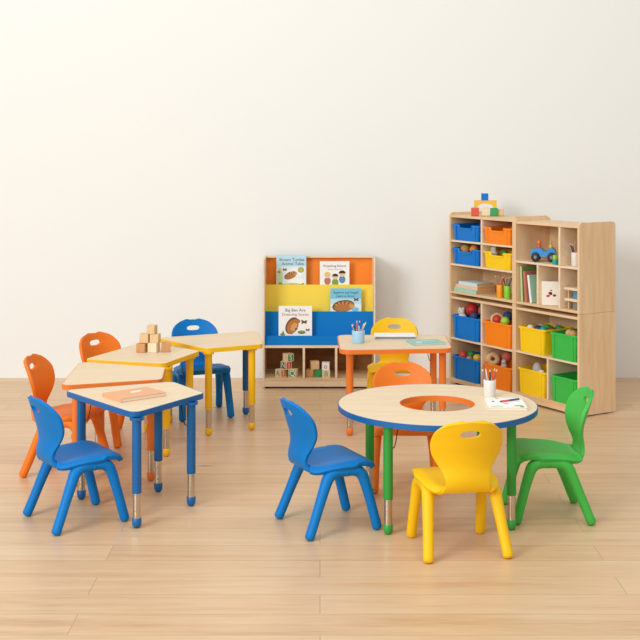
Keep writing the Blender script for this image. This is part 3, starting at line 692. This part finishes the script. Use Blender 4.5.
# books and cups in the open third row
zz = HL+.0015+.0186
tcs = tp(470, .08)
for i, (w_, d_, h_, m, off, rz, lab) in enumerate([(.265,.17,.028,M['mint'],.004,-2,'mint green book at the bottom of the stack in the left unit'),(.245,.165,.024,M['peach'],.012,1,'peach book in the middle of the stack in the left unit'),(.215,.155,.022,M['ice'],.024,-1,'ice blue book on top of the stack in the left unit')]):
    b = book_flat('book', *TW(.165+off, .10, zz+[0,.0283,.0526][i]), w_, d_, h_, ANG+R(rz), m, lab, M['tan'], group='stacked books in the left unit', front=True)
tc1 = tp(500, .05); tc2 = tp(507.5, .05)
cup(*TW(tc1, .05, zz), .0245, .088, M['cuporange'], 'orange cup of pencils in the left unit', [(M['toyred'],M['red']),(M['tan'],M['umber']),(M['rose'],M['red']),(M['toyred'],M['red'])], 11)
cup(*TW(tc2, .05, zz), .0245, .088, M['cupgreen'], 'lime cup of pencils in the left unit', [(M['navy'],M['dark']),(M['darkgreen'],M['dark']),(M['dark'],M['dark']),(M['ink'],M['dark'])], 12)
# blocks on top of the tall units
G = 'coloured blocks on top of the tall shelf'; zt = HL+.0015+.586-.020+.0004+.0024; s = .055
def topxy(px, dd=.13): return TW(tp(px, dd), dd)
def cub(px, z, s, m, label, rz=R(-6), dd=.13): x, y, _ = topxy(px, dd); return cube(x, y, z, s, rz, m, 'toy_block', label, G)
ZB = zt
x0, y0, _ = topxy(485.2)
fr = lambda dx: (x0+dx, y0)
cube(x0-.072, y0, zt, s*1.02, R(-8), M['toyred'], 'toy_block', 'red block at the left end of the top of the tall shelf', G)
cube(x0+.002, y0, zt, s*.98, R(-8), M['blocklight'], 'toy_block', 'pale wooden block under the middle of the yellow arch', G)
cube(x0+.062, y0-.003, zt, s*.98, R(-8), M['leaf'], 'toy_block', 'green block under the right end of the yellow arch', G).data.materials[0] = M['toygreen']
# arch
ar = []
n = 12; hw_, hh, ri = .080, .052, .058
top = [(-hw_,0),(-hw_,hh),(hw_,hh),(hw_,0)]
inner = [(ri*math.cos(PI*i/n), .030*math.sin(PI*i/n)) for i in range(n+1)]   # right to left
outer = [(hw_-2*hw_*i/n, hh) for i in range(n+1)]; outer[0] = (hw_, hh); outer[-1] = (-hw_, hh)
ab = MB(); dpt = .025
for i in range(n):
    q = [inner[i], outer[i], outer[i+1], inner[i+1]]
    ab.add([(a, -dpt, b) for a, b in q]+[(a, dpt, b) for a, b in q], [(0,1,2,3),(7,6,5,4),(1,5,6,2),(0,3,7,4)], M['toyyellow'])
for sgn in (1, -1):
    q = [(sgn*ri, 0), (sgn*hw_, 0), (sgn*hw_, hh)]
    ab.add([(a,-dpt,b) for a,b in q]+[(a,dpt,b) for a,b in q], [(0,1,2),(5,4,3),(0,3,4,1),(1,4,5,2)], M['toyyellow'])
ao = ab.build('arch_block', loc=(x0+.001, y0, zt+s*1.02+.0005), rot=R(-6)); clean(ao.data)
tag(ao, 'yellow arch block bridging the blocks on top of the tall shelf', 'block', G)
cube(x0-.003, y0, zt+s*1.02+.0005+hh+.0003, s*.9, R(-6), M['bblue'], 'toy_block', 'blue block on the crown of the yellow arch', G)
cube(x0+.112, y0+.004, zt, s*.8, R(-8), M['blockwood'], 'toy_block', 'natural wooden block at the right end, beside the green block', G)

# toy car
zs = HL+.0015+S2+.0004
def car():
    tc = tp(544, .10)
    t = thing('toy_car', 'blue toy car with black wheels and an orange peg driver', 'toy car', TW(tc, .10, zs), R(-18), None); t.scale = (1.08, 1.1, 1.25)
    L = .058; b = MB(); m = M['toyblue']
    prof = [(-.078,.026),(-.080,.050),(-.070,.066),(-.040,.072),(-.012,.070),(-.004,.058),(.022,.058),(.030,.074),(.058,.074),(.070,.060),(.076,.030)]
    b.loft([[(x, -.030, z) for x, z in prof], [(x, .030, z) for x, z in prof]], m, smooth=False)
    b.build('car_body', t, .005, 3)
    for x in (-.048, .050):
        for sy in (-1, 1):
            X = Matrix.Translation((x, sy*.034, .026)) @ Matrix.Rotation(PI/2, 4, 'X')
            wl = MB().lathe([(.008,-.009),(.022,-.009),(.026,-.005),(.026,.005),(.022,.009),(.008,.009)], M['dark'], 22, X).build('wheel', t)
            MB().lathe([(.009,-.0105),(.009,.0105)], M['greyedge'], 14, X).build('hub', wl)
    for (x, m1, lab, h0) in ((-.030, M['toyred'], 'orange headed driver', .070), (.042, M['toyyellow'], 'yellow peg passenger', .072)):
        p = MB().lathe([(.012,0),(.013,.010),(.009,.022)], m1, 16, Matrix.Translation((x, 0, h0))).build('peg_figure', t); p['label'] = lab
        MB().ball((x, 0, h0+.032), .013 if x < 0 else .009, M['toyorange'] if x < 0 else M['blockwood']).build('head', p)
    MB().box((.076,-.012,.028),(.090,.012,.040), M['toyyellow']).build('bumper', t)
car()
x, y, _ = TW(tp(556.3, .03), .03)
o = MB().box((-.016,-.02,0),(.016,.02,.034), M['teal']).box((-.012,-.02,.034),(.012,.02,.062), M['lime']).build('toy_block', loc=(x, y, zs), rot=ANG, bevel=.002)
tag(o, 'teal and lime stacking block behind the toy car', 'block')
tcw = tp(575.5, .07)
cup(*TW(tcw, .07, zs), .0275, .088, M['cupwhite'], 'white cup of pencils in the upper right unit', [(M['ink'],M['dark']),(M['tan'],M['umber']),(M['navy'],M['dark']),(M['purple'],M['purple']),(M['brick'],M['red'])], 21)
# upright leaning books
zl = HL+.0015+.0184
def upright(tc, dd, w, dp, h, lean, m, label, side=None, pages=M['paper'], face=None, group='upright books in the upper right unit'):
    x, y, _ = TW(tc, dd)
    t = thing('book', label, 'book', (x, y, zl), ANG, group)
    t.rotation_euler = (0, R(lean), ANG)
    mb = MB().box((-w/2,0,0),(-w/2+.002,dp,h), m).box((w/2-.002,.003,0),(w/2,dp,h), side or m).box((-w/2+.002,0,0),(w/2,.003,h), m)
    if face: face(mb, w, dp, h)
    mb.build('cover', t)
    MB().box((-w/2+.0022,.0022,.002),(w/2-.0022,dp-.003,h-.003), pages).build('pages', t)
zlk = zl
upright(W1+.046, .03, .016, .17, .235, -3, M['palegreen'], 'tall pale green book leaning at the left of the upright row', M['leaf'])
upright(W1+.085, .03, .018, .16, .205, -5, M['brick'], 'brick red book in the middle of the upright row', M['rose'])
upright(W1+.135, .03, .018, .16, .185, -9, M['white'], 'white book leaning at the right of the upright row', M['mint'])
def face_cover(mb, w, dp, h):
    n = 7
    rnd = random.Random(4)
    for i in range(11):
        a = rnd.uniform(0, 6.28); r = rnd.uniform(0, .035)
        cy, cz = dp*.5+r*math.cos(a), h*.5+r*math.sin(a); q = rnd.uniform(.006, .013)
        mb.add([(w/2+.0004, cy+q*math.cos(b), cz+q*.7*math.sin(b)) for b in [2*PI*k/10 for k in range(10)]], [tuple(range(10))], M['red'] if i % 2 else M['umber'])
x, y, _ = TW(tp(541.8, .022), .022)
t = thing('picture_book', 'white picture book with a red and brown pattern, alone in its cubby', 'book', (x, y, zl), ANG+R(28))
t.rotation_euler = (0, R(-6), ANG-R(48))
mb = MB().box((-.011,0,0),(-.009,.115,.155), M['white']).box((.009,0,0),(.011,.115,.155), M['cream']).box((-.009,0,0),(.009,.002,.155), M['white']); face_cover(mb, .022, .115, .155); mb.build('cover', t)
MB().box((-.0088,.0022,.002),(.0088,.112,.152), M['paper']).build('pages', t)
# little stacking trays
ta = x2b+.008; tb = W2-PT
t = thing('stacking_tray', 'small two-tier wooden tray holding blue boxes in the right-hand cubby', 'tray', TW(W1+.0006+(ta+tb)/2+.004, .02, zl), ANG)
ww = (tb-ta)/2-.016
for z in (.052, .122): part('tray_board', (-ww,0,z),(ww,.22,z+.016), M['birch'], t)
for x in (-ww+.006, ww-.006): part('tray_post', (x-.005,.19,0),(x+.005,.20,.14), M['maple'], t)
for x in (-ww+.006, ww-.006): part('tray_post', (x-.005,.03,0),(x+.005,.04,.052), M['maple'], t)
for x in (-ww+.006, ww-.006): part('tray_post', (x-.005,.03,.068),(x+.005,.04,.122), M['maple'], t)
for z, m, lab in ((.0006, M['greyedge'], 'grey box under the lower tray board'), (.0686, M['denim'], 'blue box on the lower tray board')):
    x, y, _ = TW(W1+.0006+(ta+tb)/2+.025, .10)
    o = MB().box((-.038,-.05,0),(.038,.05,.042), m).box((-.040,-.052,.036),(.040,.052,.046), m).build('small_box', loc=(x, y, zl+z), rot=ANG, bevel=.002)
    tag(o, lab+' in the right-hand cubby', 'box', 'small boxes in the tray')

# ------------------------------------------------------------------ light: a bright studio, big soft daylight from the left front
w = bpy.data.worlds.new('world'); bpy.context.scene.world = w; w.use_nodes = True
bg = w.node_tree.nodes['Background']; bg.inputs[0].default_value = (.93, .97, 1, 1); bg.inputs[1].default_value = .54
def area(name, loc, target, sx, sy, power, col):
    l = bpy.data.lights.new(name, 'AREA'); l.shape = 'RECTANGLE'; l.size = sx; l.size_y = sy; l.energy = power; l.color = col
    o = bpy.data.objects.new(name, l); C.objects.link(o); o.location = loc
    o.rotation_euler = (Vector(target)-Vector(loc)).to_track_quat('-Z', 'Y').to_euler()
area('window_light', (-6.5, -2.2, 4.3), (.2, 7.2, .4), 4.0, 3.2, 640, (.94, .97, 1))
area('softbox_light', (-.3, 3.4, 5.6), (0, 6.0, 0), 6.0, 4.0, 150, (.95, .975, 1))
